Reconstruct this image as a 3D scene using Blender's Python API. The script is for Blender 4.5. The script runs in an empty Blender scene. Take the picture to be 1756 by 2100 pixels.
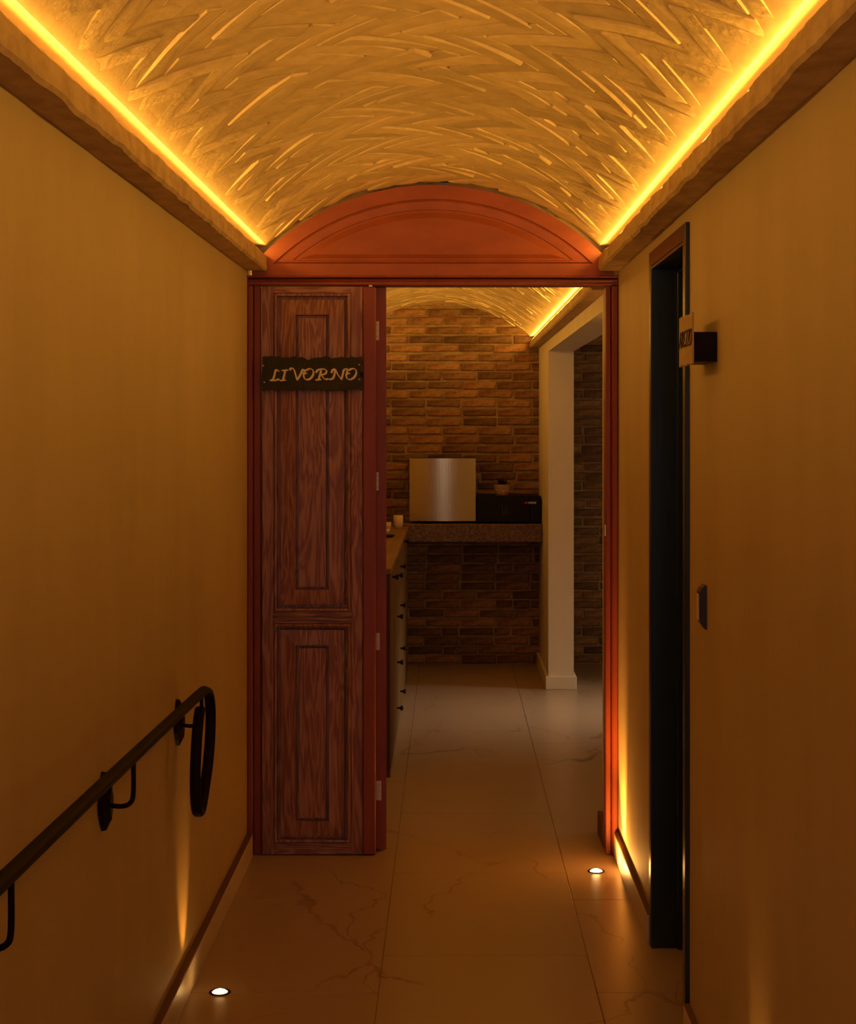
import bpy, bmesh, math, random
from mathutils import Vector, Matrix, noise
random.seed(7)
C = bpy.context.scene.collection
F = 3400.0; VX, VY, CH = 922.0, 870.0, 1.56      # focal length in px, vanishing point, eye height (frame 1756 x 2100)

# ---------------------------------------------------------------- camera
cam_d = bpy.data.cameras.new('camera'); cam = bpy.data.objects.new('camera', cam_d); C.objects.link(cam)
cam.location = (0, 0, CH); cam.rotation_euler = (math.pi/2, 0, 0)
cam_d.sensor_fit = 'HORIZONTAL'; cam_d.sensor_width = 36.0; cam_d.lens = F*36/1756
cam_d.shift_x = -(VX-878)/1756; cam_d.shift_y = (VY-1050)/1756
cam_d.clip_start = 0.05
bpy.context.scene.camera = cam

# ---------------------------------------------------------------- world, view, area lights
w = bpy.data.worlds.new('world'); bpy.context.scene.world = w; w.use_nodes = True
w.node_tree.nodes['Background'].inputs[0].default_value = (0.75, 0.85, 1.0, 1)
w.node_tree.nodes['Background'].inputs[1].default_value = 0.010
vs = bpy.context.scene.view_settings
vs.view_transform = 'Standard'; vs.look = 'None'; vs.gamma = 1; vs.use_curve_mapping = False
vs.exposure = 0.0
P_STRIP = 2.45          # W per metre of warm LED strip, corridor
P_STRIP_ROOM = 3.0
WARM = (1.0, 0.495, 0.075)

def area(name, loc, direction, sx, sy, power, col, spread=180, parent=None):
    l = bpy.data.lights.new(name, 'AREA'); l.shape = 'RECTANGLE'; l.size = sx; l.size_y = sy
    l.energy = power; l.color = col; l.spread = math.radians(spread)
    o = bpy.data.objects.new(name, l); C.objects.link(o); o.location = loc
    o.rotation_euler = Vector(direction).to_track_quat('-Z', 'Y').to_euler()
    if parent: o.parent = parent
    return o
area('daylight_behind', (-0.06, -1.9, 1.55), (0, 1, -0.20), 1.25, 1.5, 9.0, (0.86, 0.80, 1.0))
area('daylight_side_doorway', (3.3, 8.95, 1.25), (-1, 0, -0.55), 1.05, 0.9, 5.5, (1.0, 0.78, 0.56), 40)
area('daylight_side_room', (3.0, 7.0, 1.6), (-1, 0.55, 0.0), 1.6, 1.4, 8.0, (1.0, 0.66, 0.32))

# ---------------------------------------------------------------- helpers
def px(x, y, Y): return ((x-VX)*Y/F, Y, CH-(y-VY)*Y/F)
def tag(o, label, cat=None, group=None, kind=None):
    o['label'] = label
    if cat: o['category'] = cat
    if group: o['group'] = group
    if kind: o['kind'] = kind
    return o
def empty(name, loc=(0,0,0), rot=(0,0,0)):
    o = bpy.data.objects.new(name, None); C.objects.link(o); o.location = loc; o.rotation_euler = rot
    o.empty_display_size = 0.05
    return o
def obj(name, bm, m, parent=None, loc=None, smooth=False):
    me = bpy.data.meshes.new(name)
    bmesh.ops.recalc_face_normals(bm, faces=bm.faces)
    bm.to_mesh(me); bm.free()
    if smooth:
        for p in me.polygons: p.use_smooth = True
    if m: me.materials.append(m)
    o = bpy.data.objects.new(name, me); C.objects.link(o)
    if parent: o.parent = parent
    if loc: o.location = loc
    return o
def inst(name, me, parent, loc, rot=None, scale=None):
    o = bpy.data.objects.new(name, me); C.objects.link(o); o.parent = parent; o.location = loc
    if rot: o.rotation_euler = rot
    if scale: o.scale = scale
    return o
def box(bm, x0, x1, y0, y1, z0, z1, bev=0.0):
    r = bmesh.ops.create_cube(bm, size=1.0)
    for v in r['verts']:
        v.co = Vector((x0+(v.co.x+.5)*(x1-x0), y0+(v.co.y+.5)*(y1-y0), z0+(v.co.z+.5)*(z1-z0)))
    if bev:
        es = {e for v in r['verts'] for e in v.link_edges}
        bmesh.ops.bevel(bm, geom=list(es), offset=bev, segments=1, affect='EDGES')
    return bm
def B(*a, **k):
    bm = bmesh.new(); box(bm, *a, **k); return bm
def tube(bm, pts, r, seg=10, closed=False, ry=None):
    """sweep a circle/ellipse along pts"""
    pts = [Vector(p) for p in pts]; n = len(pts); rings = []
    up = Vector((1, 0, 0.001))
    for i, p in enumerate(pts):
        a = pts[max(i-1, 0)]; b = pts[min(i+1, n-1)]
        t = (b-a).normalized()
        s = (up - t*up.dot(t)).normalized(); q = t.cross(s)
        rr = r[i] if isinstance(r, (list, tuple)) else r
        r2 = rr if ry is None else ry
        rings.append([bm.verts.new(p + s*math.cos(k*2*math.pi/seg)*rr + q*math.sin(k*2*math.pi/seg)*r2) for k in range(seg)])
    for i in range(n-1):
        for k in range(seg):
            bm.faces.new((rings[i][k], rings[i][(k+1)%seg], rings[i+1][(k+1)%seg], rings[i+1][k]))
    bm.faces.new(rings[0][::-1]); bm.faces.new(rings[-1])
    return bm
def lathe(bm, prof, seg=20, c=(0,0,0)):
    rings = []
    for (r, z) in prof:
        rings.append([bm.verts.new((c[0]+r*math.cos(k*2*math.pi/seg), c[1]+r*math.sin(k*2*math.pi/seg), c[2]+z)) for k in range(seg)])
    for i in range(len(prof)-1):
        for k in range(seg):
            bm.faces.new((rings[i][k], rings[i][(k+1)%seg], rings[i+1][(k+1)%seg], rings[i+1][k]))
    if prof[0][0] > 1e-5: bm.faces.new(rings[0][::-1])
    if prof[-1][0] > 1e-5: bm.faces.new(rings[-1])
    bmesh.ops.remove_doubles(bm, verts=bm.verts, dist=1e-6)
    return bm
def smooth_path(pts, n=6):
    """Catmull-Rom"""
    pts = [Vector(p) for p in pts]; out = []
    for i in range(len(pts)-1):
        p0 = pts[max(i-1,0)]; p1 = pts[i]; p2 = pts[i+1]; p3 = pts[min(i+2, len(pts)-1)]
        for k in range(n):
            t = k/n
            out.append(0.5*((2*p1)+(p2-p0)*t+(2*p0-5*p1+4*p2-p3)*t*t+(3*p1-p0-3*p2+p3)*t**3))
    out.append(pts[-1]); return out
def nested(bm, loops):
    """bridge successive closed loops with equal vertex counts, cap the last"""
    L = [[bm.verts.new(p) for p in lp] for lp in loops]; n = len(L[0])
    for a, b in zip(L, L[1:]):
        for k in range(n): bm.faces.new((a[k], a[(k+1)%n], b[(k+1)%n], b[k]))
    bm.faces.new(L[-1])
    return bm
def rect_panel(x0, x1, z0, z1, yf, steps):
    bm = bmesh.new()
    loops = [[(x0+i, yf+d, z0+i), (x1-i, yf+d, z0+i), (x1-i, yf+d, z1-i), (x0+i, yf+d, z1-i)] for (i, d) in steps]
    return nested(bm, loops)

# ---------------------------------------------------------------- materials
def material(name, col, rough=0.6, metal=0.0, col2=None, scale=(8,8,8), detail=4, contrast=(0.35,0.65), bump=0.0,
             bscale=None, spec=0.5, rnd=0.0, distort=0.0, bdist=0.002, emit=None, coord='Object', aniso=0.0):
    m = bpy.data.materials.new(name); m.use_nodes = True
    nt = m.node_tree; N = nt.nodes; L = nt.links; b = N['Principled BSDF']
    b.inputs['Base Color'].default_value = (*col, 1); b.inputs['Roughness'].default_value = rough
    b.inputs['Metallic'].default_value = metal; b.inputs['Specular IOR Level'].default_value = spec
    if aniso: b.inputs['Anisotropic'].default_value = aniso
    tc = N.new('ShaderNodeTexCoord'); src = None
    if col2:
        mp = N.new('ShaderNodeMapping'); mp.inputs['Scale'].default_value = scale; L.new(tc.outputs[coord], mp.inputs[0])
        nz = N.new('ShaderNodeTexNoise'); nz.inputs['Scale'].default_value = 1; nz.inputs['Detail'].default_value = detail
        nz.inputs['Distortion'].default_value = distort; nz.inputs['Roughness'].default_value = 0.6
        L.new(mp.outputs[0], nz.inputs['Vector'])
        cr = N.new('ShaderNodeValToRGB'); cr.color_ramp.elements[0].position = contrast[0]; cr.color_ramp.elements[1].position = contrast[1]
        cr.color_ramp.elements[0].color = (*col, 1); cr.color_ramp.elements[1].color = (*col2, 1)
        L.new(nz.outputs['Fac'], cr.inputs[0]); src = cr.outputs[0]
        L.new(src, b.inputs['Base Color'])
    if rnd:
        oi = N.new('ShaderNodeObjectInfo'); hs = N.new('ShaderNodeHueSaturation')
        mr = N.new('ShaderNodeMapRange'); mr.inputs['To Min'].default_value = 1-rnd; mr.inputs['To Max'].default_value = 1+rnd
        L.new(oi.outputs['Random'], mr.inputs[0]); L.new(mr.outputs[0], hs.inputs['Value'])
        if src: L.new(src, hs.inputs['Color'])
        else: hs.inputs['Color'].default_value = (*col, 1)
        L.new(hs.outputs[0], b.inputs['Base Color'])
    if bump:
        mp2 = N.new('ShaderNodeMapping'); mp2.inputs['Scale'].default_value = bscale or scale; L.new(tc.outputs[coord], mp2.inputs[0])
        n2 = N.new('ShaderNodeTexNoise'); n2.inputs['Scale'].default_value = 1; n2.inputs['Detail'].default_value = 6
        n2.inputs['Distortion'].default_value = distort
        L.new(mp2.outputs[0], n2.inputs['Vector'])
        bp = N.new('ShaderNodeBump'); bp.inputs['Strength'].default_value = bump; bp.inputs['Distance'].default_value = bdist
        L.new(n2.outputs['Fac'], bp.inputs['Height']); L.new(bp.outputs[0], b.inputs['Normal'])
    if emit:
        b.inputs['Emission Color'].default_value = (*emit[0], 1); b.inputs['Emission Strength'].default_value = emit[1]
    return m
M = {}
M['plaster'] = material('wall_plaster', (0.50,0.385,0.19), 0.62, col2=(0.62,0.49,0.26), scale=(3.5,3.5,1.1), detail=6, contrast=(0.2,0.85), bump=0.35, bscale=(45,45,6), bdist=0.003, spec=0.35)
M['vault'] = material('vault_plaster', (0.60,0.45,0.22), 0.6, col2=(0.72,0.56,0.30), scale=(9,9,9), contrast=(0.3,0.7), bump=0.5, bscale=(60,60,60), bdist=0.002, spec=0.3)
M['vault_brick'] = material('vault_brick_plaster', (0.56,0.42,0.20), 0.58, col2=(0.74,0.57,0.31), scale=(14,14,14), contrast=(0.3,0.7), bump=0.9, bscale=(50,50,50), bdist=0.003, spec=0.3, rnd=0.17)
M['ledge'] = material('ledge_plaster', (0.44,0.30,0.15), 0.8, col2=(0.60,0.44,0.24), scale=(20,12,20), bump=0.8, bscale=(50,30,50), bdist=0.004)
M['white'] = material('cream_paint', (0.74,0.66,0.52), 0.6, col2=(0.80,0.72,0.58), scale=(5,5,2), bump=0.2, bscale=(40,40,10))
M['brick'] = material('old_brick', (0.17,0.075,0.035), 0.9, col2=(0.34,0.19,0.09), scale=(16,16,30), bump=1.0, bscale=(60,60,90), bdist=0.004, rnd=0.45)
M['mortar'] = material('mortar', (0.27,0.18,0.09), 0.95, col2=(0.44,0.32,0.17), scale=(12,12,20), bump=1.0, bscale=(50,50,50), bdist=0.005)
M['stone'] = material('dark_stone', (0.085,0.045,0.03), 0.5, col2=(0.22,0.13,0.085), scale=(60,60,60), detail=8, contrast=(0.4,0.65))
M['red'] = material('red_lacquer', (0.22,0.036,0.011), 0.45, col2=(0.27,0.046,0.014), scale=(20,20,4), bump=0.25, bscale=(60,60,12))
M['red_arch'] = material('red_arch_board', (0.31,0.066,0.022), 0.5, col2=(0.38,0.086,0.030), scale=(6,20,14), bump=0.35, bscale=(14,30,30))
M['bronze'] = material('blackened_iron', (0.010,0.005,0.004), 0.55, metal=0.0, spec=0.12, bump=0.3, bscale=(80,80,80))
M['metal'] = material('nickel', (0.62,0.52,0.38), 0.45, metal=0.6)
M['teal'] = material('dark_teal_paint', (0.010,0.017,0.007), 0.32, col2=(0.014,0.024,0.010), scale=(10,10,3), bump=0.15, bscale=(60,60,12))
M['steel'] = material('brushed_steel', (0.66,0.52,0.26), 0.22, metal=0.8, bump=0.08, bscale=(400,400,6))
M['black'] = material('black_enamel', (0.006,0.005,0.005), 0.5, spec=0.2)
M['grey'] = material('grey_print', (0.07,0.07,0.06), 0.5)
M['red_print'] = material('red_print', (0.6,0.08,0.06), 0.5)
M['white_print'] = material('white_print', (0.6,0.55,0.5), 0.5)
M['oak'] = material('oak_veneer', (0.16,0.09,0.035), 0.5, col2=(0.28,0.17,0.07), scale=(40,3,3), detail=6, bump=0.2, bscale=(60,6,6))
M['oak_front'] = material('oak_front', (0.12,0.062,0.020), 0.8, spec=0.1, col2=(0.19,0.11,0.045), scale=(10,14,2), detail=6)
M['dark_wood'] = material('dark_red_wood', (0.055,0.012,0.008), 0.5, col2=(0.08,0.02,0.012), scale=(10,10,2))
M['cream'] = material('cream_ceramic', (0.78,0.62,0.34), 0.5)
M['basket'] = material('woven_basket', (0.30,0.19,0.10), 0.8, col2=(0.62,0.44,0.26), scale=(70,70,90), detail=2, bump=1.0, bscale=(90,90,120), bdist=0.004)
M['leaf'] = material('dark_leaf', (0.010,0.016,0.008), 0.5)
M['sign'] = material('weathered_sign', (0.018,0.018,0.010), 0.75, col2=(0.035,0.032,0.018), scale=(40,40,40), bump=0.6, bscale=(60,60,60))
M['letter'] = material('gilt_letter', (0.74,0.66,0.44), 0.6, col2=(0.86,0.72,0.50), scale=(40,40,40))
M['sheen_sign'] = material('amber_sheen_board', (0.42,0.27,0.10), 0.6, col2=(0.50,0.34,0.14), scale=(30,6,30), bump=0.3, bscale=(60,20,60))  # amber paints in the lit wall's grazing reflection on a dark glossy board
M['dark_letter'] = material('dark_letter', (0.05,0.02,0.01), 0.7)
M['switch_frame'] = material('switch_frame', (0.022,0.012,0.010), 0.45)
M['lens'] = material('lamp_lens', (1,0.8,0.5), 0.3, emit=((1.0,0.58,0.18), 90.0))
M['lens_dim'] = material('lamp_lens_dim', (1,0.8,0.5), 0.3, emit=((1.0,0.58,0.18), 22.0))
M['led'] = material('led_tape', (1,0.8,0.5), 0.5, emit=((1.0,0.55,0.12), 7.0))

def wood(name, base, worn, grain):
    m = bpy.data.materials.new(name); m.use_nodes = True; nt = m.node_tree; N = nt.nodes; L = nt.links
    b = N['Principled BSDF']; b.inputs['Roughness'].default_value = 0.42; b.inputs['Specular IOR Level'].default_value = 0.5
    tc = N.new('ShaderNodeTexCoord')
    mp = N.new('ShaderNodeMapping'); mp.inputs['Scale'].default_value = grain; L.new(tc.outputs['Object'], mp.inputs[0])
    n1 = N.new('ShaderNodeTexNoise'); n1.inputs['Scale'].default_value = 1; n1.inputs['Detail'].default_value = 3; n1.inputs['Distortion'].default_value = 0.8
    L.new(mp.outputs[0], n1.inputs['Vector'])
    wv = N.new('ShaderNodeMath'); wv.operation = 'MULTIPLY'; wv.inputs[1].default_value = 60; L.new(n1.outputs['Fac'], wv.inputs[0])
    sn = N.new('ShaderNodeMath'); sn.operation = 'SINE'; L.new(wv.outputs[0], sn.inputs[0])
    n2 = N.new('ShaderNodeTexNoise'); n2.inputs['Scale'].default_value = 1; n2.inputs['Detail'].default_value = 8
    mp2 = N.new('ShaderNodeMapping'); mp2.inputs['Scale'].default_value = tuple(g*7 for g in grain); L.new(tc.outputs['Object'], mp2.inputs[0])
    L.new(mp2.outputs[0], n2.inputs['Vector'])
    ad = N.new('ShaderNodeMath'); ad.operation = 'MULTIPLY_ADD'; ad.inputs[1].default_value = 0.28; L.new(sn.outputs[0], ad.inputs[0]); L.new(n2.outputs['Fac'], ad.inputs[2])
    cr = N.new('ShaderNodeValToRGB'); cr.color_ramp.elements[0].position = 0.25; cr.color_ramp.elements[1].position = 0.85
    cr.color_ramp.elements[0].color = (*base, 1); cr.color_ramp.elements[1].color = (*worn, 1)
    L.new(ad.outputs[0], cr.inputs[0]); L.new(cr.outputs[0], b.inputs['Base Color'])
    bp = N.new('ShaderNodeBump'); bp.inputs['Strength'].default_value = 0.6; bp.inputs['Distance'].default_value = 0.0015
    L.new(ad.outputs[0], bp.inputs['Height']); L.new(bp.outputs[0], b.inputs['Normal'])
    return m
M['wood'] = wood('red_door_wood', (0.225,0.078,0.055), (0.40,0.20,0.14), (16,10,1.6))
M['wood_h'] = wood('red_door_wood_cross', (0.225,0.078,0.055), (0.40,0.20,0.14), (1.8,10,16))

def tile_mat():
    m = bpy.data.materials.new('cream_marble_tile'); m.use_nodes = True; nt = m.node_tree; N = nt.nodes; L = nt.links
    b = N['Principled BSDF']; b.inputs['Roughness'].default_value = 0.30; b.inputs['Specular IOR Level'].default_value = 0.5
    g = N.new('ShaderNodeNewGeometry')
    nz = N.new('ShaderNodeTexNoise'); nz.inputs['Scale'].default_value = 3.2; nz.inputs['Detail'].default_value = 5
    L.new(g.outputs['Position'], nz.inputs['Vector'])
    ds = N.new('ShaderNodeVectorMath'); ds.operation = 'MULTIPLY_ADD'; ds.inputs[1].default_value = (0.42,0.42,0)
    L.new(nz.outputs['Color'], ds.inputs[0]); L.new(g.outputs['Position'], ds.inputs[2])
    mp = N.new('ShaderNodeMapping'); mp.inputs['Scale'].default_value = (1.9, 0.6, 1); L.new(ds.outputs[0], mp.inputs[0])
    vo = N.new('ShaderNodeTexVoronoi'); vo.feature = 'DISTANCE_TO_EDGE'; vo.inputs['Scale'].default_value = 1.0; L.new(mp.outputs[0], vo.inputs['Vector'])
    cr = N.new('ShaderNodeValToRGB'); cr.color_ramp.elements[0].position = 0.0005; cr.color_ramp.elements[1].position = 0.0075
    cr.color_ramp.elements[0].color = (0,0,0,1); cr.color_ramp.elements[1].color = (1,1,1,1); L.new(vo.outputs['Distance'], cr.inputs[0])
    n2 = N.new('ShaderNodeTexNoise'); n2.inputs['Scale'].default_value = 2.1; L.new(g.outputs['Position'], n2.inputs['Vector'])
    c2 = N.new('ShaderNodeValToRGB'); c2.color_ramp.elements[0].position = 0.40; c2.color_ramp.elements[1].position = 0.56
    L.new(n2.outputs['Fac'], c2.inputs[0])
    mx0 = N.new('ShaderNodeMath'); mx0.operation = 'MAXIMUM'; L.new(cr.outputs[0], mx0.inputs[0]); L.new(c2.outputs[0], mx0.inputs[1])
    mix = N.new('ShaderNodeMix'); mix.data_type = 'RGBA'; mix.inputs[6].default_value = (0.22,0.13,0.07,1); mix.inputs[7].default_value = (0.41,0.31,0.215,1)
    L.new(mx0.outputs[0], mix.inputs[0]); L.new(mix.outputs[2], b.inputs['Base Color'])
    return m
M['tile'] = tile_mat()
M['grout'] = material('grout', (0.24,0.165,0.10), 0.9)
M['skirt'] = material('cream_skirting', (0.66,0.56,0.44), 0.4)
M['skirt_top'] = material('raw_skirting_edge', (0.16,0.075,0.035), 0.85)

# ================================================================ SETTING
XL, XR = -0.732, 0.612          # corridor wall planes
XRR = 0.583                     # far room right wall plane
YD = 6.0                        # red frame plane
YB = 10.81                      # brick wall plane
XC = -0.060; ZA = 2.432; RA = 0.889; LIFT = 0.012      # corridor vault
XC2 = -0.073; ZA2 = 2.339; RA2 = 0.934   # far room vault

# floor with tiles
floor = tag(obj('floor', B(XL-0.15, 3.4, -2.6, YB+0.1, -0.06, -0.0016), M['grout']), 'cream marble-look tiled floor of the corridor and the room beyond', 'floor', kind='structure')
cols = [(-1.38,-0.79,4.30),(-0.79,-0.195,4.55),(-0.195,0.405,4.87),(0.405,1.00,4.55),(1.0,1.6,4.87),(1.6,2.2,4.55),(2.2,2.8,4.87),(2.8,3.4,4.55)]
for (x0, x1, ys) in cols:
    x0c = max(x0, XL-0.14)
    if x1-x0c < 0.04: continue
    bm = B(x0c+0.0012, x1-0.0012, 0.0012, 0.89-0.0012, -0.02, 0.0, bev=0.0012)
    t0 = obj('tile', bm, M['tile'], floor); first = True
    k0 = math.ceil((-2.6-ys)/0.89)
    for k in range(k0, 12):
        y = ys+k*0.89
        if y > YB: break
        if x0 >= 1.0-1e-6 and y+0.89 < 6.1: continue
        if first: t0.location = (0, y, 0); first = False
        else: inst('tile', t0.data, floor, (0, y, 0))

# walls
tag(obj('wall_left', B(XL-0.12, XL, -2.5, YB+0.05, 0, 2.62), M['plaster']), 'brushed ochre plaster wall on the left with the iron handrail', 'wall', kind='structure')
YN, YF_ = 4.265, 4.94           # teal doorway
bm = bmesh.new()
box(bm, XR, XR+0.12, -2.5, YN, 0, 2.62); box(bm, XR, XR+0.12, YF_, 6.10, 0, 2.62); box(bm, XR, XR+0.12, YN, YF_, 2.03, 2.62)
tag(obj('wall_right', bm, M['plaster']), 'brushed ochre plaster wall on the right around the teal doorway', 'wall', kind='structure')
bm = bmesh.new()
box(bm, XRR, XRR+0.15, 6.10, 6.31, 0, 2.62); box(bm, XRR, XRR+0.15, 6.31, 9.77, 1.99, 2.62); box(bm, XRR, XRR+0.15, 9.77, YB, 0, 2.62)
tag(obj('wall_right', bm, M['white']), 'cream wall of the far room with a wide opening and a square pier', 'wall', kind='structure')
bm = bmesh.new()
box(bm, 3.4, 3.5, 6.0, 8.3, 0, 2.62); box(bm, 3.4, 3.5, 9.6, YB, 0, 2.62); box(bm, 3.4, 3.5, 8.3, 9.6, 2.1, 2.62); box(bm, XR+0.12, 3.5, 5.98, 6.08, 0, 2.62)
tag(obj('wall_side', bm, M['white']), 'outer wall of the side room beyond the pier', 'wall', kind='structure')
tag(obj('ceiling', B(XRR+0.15, 3.5, 6.0, YB+0.1, 2.56, 2.66), M['white']), 'flat ceiling of the side room beyond the pier', 'ceiling', kind='structure')

# brick back wall -------------------------------------------------
back = tag(obj('wall_back', B(XL-0.12, 3.5, YB, YB+0.15, 0, 2.62), M['mortar']), 'rough brown brick wall closing the far room', 'wall', kind='structure')
def rough_brick(bm, cx, cy, cz, L, D, H, rnd=random):
    r = bmesh.ops.create_cube(bm, size=1.0)
    vs_ = r['verts']
    for v in vs_:
        v.co = Vector((cx+v.co.x*L+rnd.uniform(-.004,.004), cy+v.co.y*D, cz+v.co.z*H+rnd.uniform(-.003,.003)))
    es = [e for e in {e for v in vs_ for e in v.link_edges} if all(v.co.y < cy for v in e.verts)]
    bmesh.ops.bevel(bm, geom=es, offset=0.006, segments=1, affect='EDGES')
brick_me = []
for k in range(8):
    bm = bmesh.new(); rough_brick(bm, 0, 0, 0, 0.216, 0.05, 0.046)
    me = bpy.data.meshes.new('brick'); bm.to_mesh(me); bm.free(); me.materials.append(M['brick']); brick_me.append(me)
half_me = []
for k in range(3):
    bm = bmesh.new(); rough_brick(bm, 0, 0, 0, 0.10, 0.05, 0.046)
    me = bpy.data.meshes.new('brick'); bm.to_mesh(me); bm.free(); me.materials.append(M['brick']); half_me.append(me)
stuff = bmesh.new(); nb = 0
row = 0; z = 0.030
while z < 2.5:
    x = XL-0.1 + (0.113 if row % 2 else 0.0) + random.uniform(-.012,.012)
    while x < 3.35:
        half = random.random() < 0.06
        L = 0.10 if half else 0.216
        cx = x+L/2; dy = random.uniform(-0.002, 0.005)
        pxx = VX+cx*F/YB
        top = ZA2-RA2+math.sqrt(max(RA2**2-(cx-XC2)**2, 0)) if abs(cx-XC2) < 0.6 else 2.15
        vis = 780 < pxx < 1245 and z < (top+0.02 if cx < XRR else 2.2) and not (1112 < pxx < 1170 and cx > XRR+0.03 and cx < XRR+0.12)
        if vis and nb < 300:
            inst('brick', random.choice(half_me if half else brick_me), back, (cx, YB+0.012+dy, z+random.uniform(-.002,.002)),
                 rot=(0, random.uniform(-.012,.012), 0), scale=(1, 1, random.uniform(.9,1.12))); nb += 1
        elif z < 2.2 or cx > XRR+.15:
            rough_brick(stuff, cx, YB+0.012+dy, z, L, 0.05, 0.046)
        x += L+0.012+random.uniform(-.003,.004)
    z += 0.0595; row += 1
o = obj('brickwork', stuff, M['brick'], back); o['kind'] = 'stuff'

# vaults ----------------------------------------------------------
def vault_shell(name, xc, za, R, y0, y1, half, xl, xr, label):
    bm = bmesh.new(); n = 40; sm = math.asin(half/R)
    prof = []
    for i in range(n+1):
        a = -sm+2*sm*i/n
        prof.append((xc+R*math.sin(a), za-R+R*math.cos(a)))
    prof = [(xl-0.02, prof[0][1]+0.004)] + prof + [(xr+0.02, prof[-1][1]+0.004)]
    zt = za+0.10
    lo0 = [bm.verts.new((x, y0, z)) for x, z in prof]; lo1 = [bm.verts.new((x, y1, z)) for x, z in prof]
    up0 = [bm.verts.new((x, y0, zt)) for x, z in prof]; up1 = [bm.verts.new((x, y1, zt)) for x, z in prof]
    for i in range(len(prof)-1):
        bm.faces.new((lo0[i], lo0[i+1], lo1[i+1], lo1[i])); bm.faces.new((up0[i+1], up0[i], up1[i], up1[i+1]))
        bm.faces.new((lo0[i+1], lo0[i], up0[i], up0[i+1])); bm.faces.new((lo1[i], lo1[i+1], up1[i+1], up1[i]))
    bm.faces.new((lo0[0], lo1[0], up1[0], up0[0])); bm.faces.new((lo1[-1], lo0[-1], up0[-1], up1[-1]))
    o = obj(name, bm, M['vault'])
    return tag(o, label, 'ceiling', kind='structure')
vault1 = vault_shell('ceiling', XC, ZA+LIFT, RA, -2.5, YD+0.02, 0.603, XL, XR, 'barrel-vaulted corridor ceiling of plastered herringbone bricks')
vault2 = vault_shell('ceiling', XC2, ZA2+.008, RA2, YD+0.09, YB+0.02, 0.597, XL, XRR, 'barrel-vaulted ceiling of the room beyond the red door frame')

def herringbone(parent, xc, za, R, half, y0, y1, ynear, budget):
    w, n = 0.067, 4; smax = R*math.asin(half/R)
    rt2 = math.sqrt(2.0)
    # courses run across the vault: cell difference (x-y) maps to Y, cell sum to the arc length
    todo = []
    step = rt2*w
    for typ, d in (('h', 0), ('v', 2*n-1)):
        cu, cv = (n/2, 0.5) if typ == 'h' else (0.5, n/2)
        for k in range(-40, 60):
            D = 2*n*k+d
            y = (D+cu-cv)*w/rt2 + 3.0
            if not (y0 < y < y1): continue
            sb = (D+cu+cv)*w/rt2
            q = math.ceil((-smax-0.02-sb)/step)
            while sb+q*step <= smax+0.02:
                todo.append((y, sb+q*step, typ)); q += 1
    def build(bm, typ, s0, yoff, rr):
        L = n*w; t = rr.choice((.002,.003,.0035,.004,.0055))+rr.uniform(-.001,.0005); roll = rr.choice((-1,1))*rr.uniform(.02,.085); pitch = rr.uniform(-.035,.035)
        ang = math.pi/4 if typ == 'h' else -math.pi/4
        s0 += rr.uniform(-.005,.005); yoff += rr.uniform(-.006,.006); L *= rr.uniform(.97,1.16)
        c1, c2 = rr.choice(((.04,.04),(.10,.04),(.04,.10)))
        # brick long axis: u direction -> (s+, Y+)/rt2 ; v direction -> (s-, Y+)
        rows = []
        du = [-0.5, -0.49, -0.25, 0, 0.25, 0.49, 0.5]
        yaw = rr.uniform(-.05,.05)
        for q in du:
            cap = abs(q) == 0.5
            rw = []
            for (vv, top) in ((-0.5, 0), (-0.5+c1, 1), (0.5-c2, 1), (0.5, 0)):
                a = q*L*0.985; b_ = vv*w*(0.97 if top else 0.985) + a*yaw
                h = -0.004 if not cap else -0.006
                if top: h = t + pitch*a + roll*b_ - (0.004 if cap else 0)
                if typ == 'h': dY, ds = (a-b_)/rt2, (a+b_)/rt2
                else: dY, ds = -(a-b_)/rt2, (a+b_)/rt2
                ss = max(-smax+0.004, min(smax-0.004, s0+ds))
                k = max(0.0, min(1.0, (smax-0.02-abs(ss))/0.07)); h = h*k-0.0012*(1-k)
                r = R-h
                rw.append(bm.verts.new((xc+r*math.sin(ss/R), yoff+dY, za-R+r*math.cos(ss/R))))
            rows.append(rw)
        for a, b_ in zip(rows, rows[1:]):
            for i in range(3): bm.faces.new((a[i], a[i+1], b_[i+1], b_[i]))
        bm.faces.new(rows[0]); bm.faces.new(rows[-1][::-1])
    parts = set(sorted([t for t in todo if t[0] >= ynear])[:budget])
    rest = bmesh.new()
    for t in todo:
        if t in parts:
            bm = bmesh.new(); build(bm, t[2], t[1], 0.0, random)
            bmesh.ops.recalc_face_normals(bm, faces=bm.faces)
            cen = sum((v.co for v in bm.verts), Vector())/len(bm.verts)
            for v in bm.verts: v.co -= cen
            me = bpy.data.meshes.new('brick'); bm.to_mesh(me); bm.free(); me.materials.append(M['vault_brick'])
            inst('brick', me, parent, (cen.x, t[0]+cen.y, cen.z))
        else:
            build(rest, t[2], t[1], t[0], random)
    o = obj('vault_brickwork', rest, M['vault_brick'], parent); o['kind'] = 'stuff'
herringbone(vault1, XC, ZA+LIFT, RA, 0.603, -1.2, 5.97, 2.75, 300)
herringbone(vault2, XC2, ZA2+.008, RA2, 0.597, 6.2, 10.8, 6.6, 300)

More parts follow.
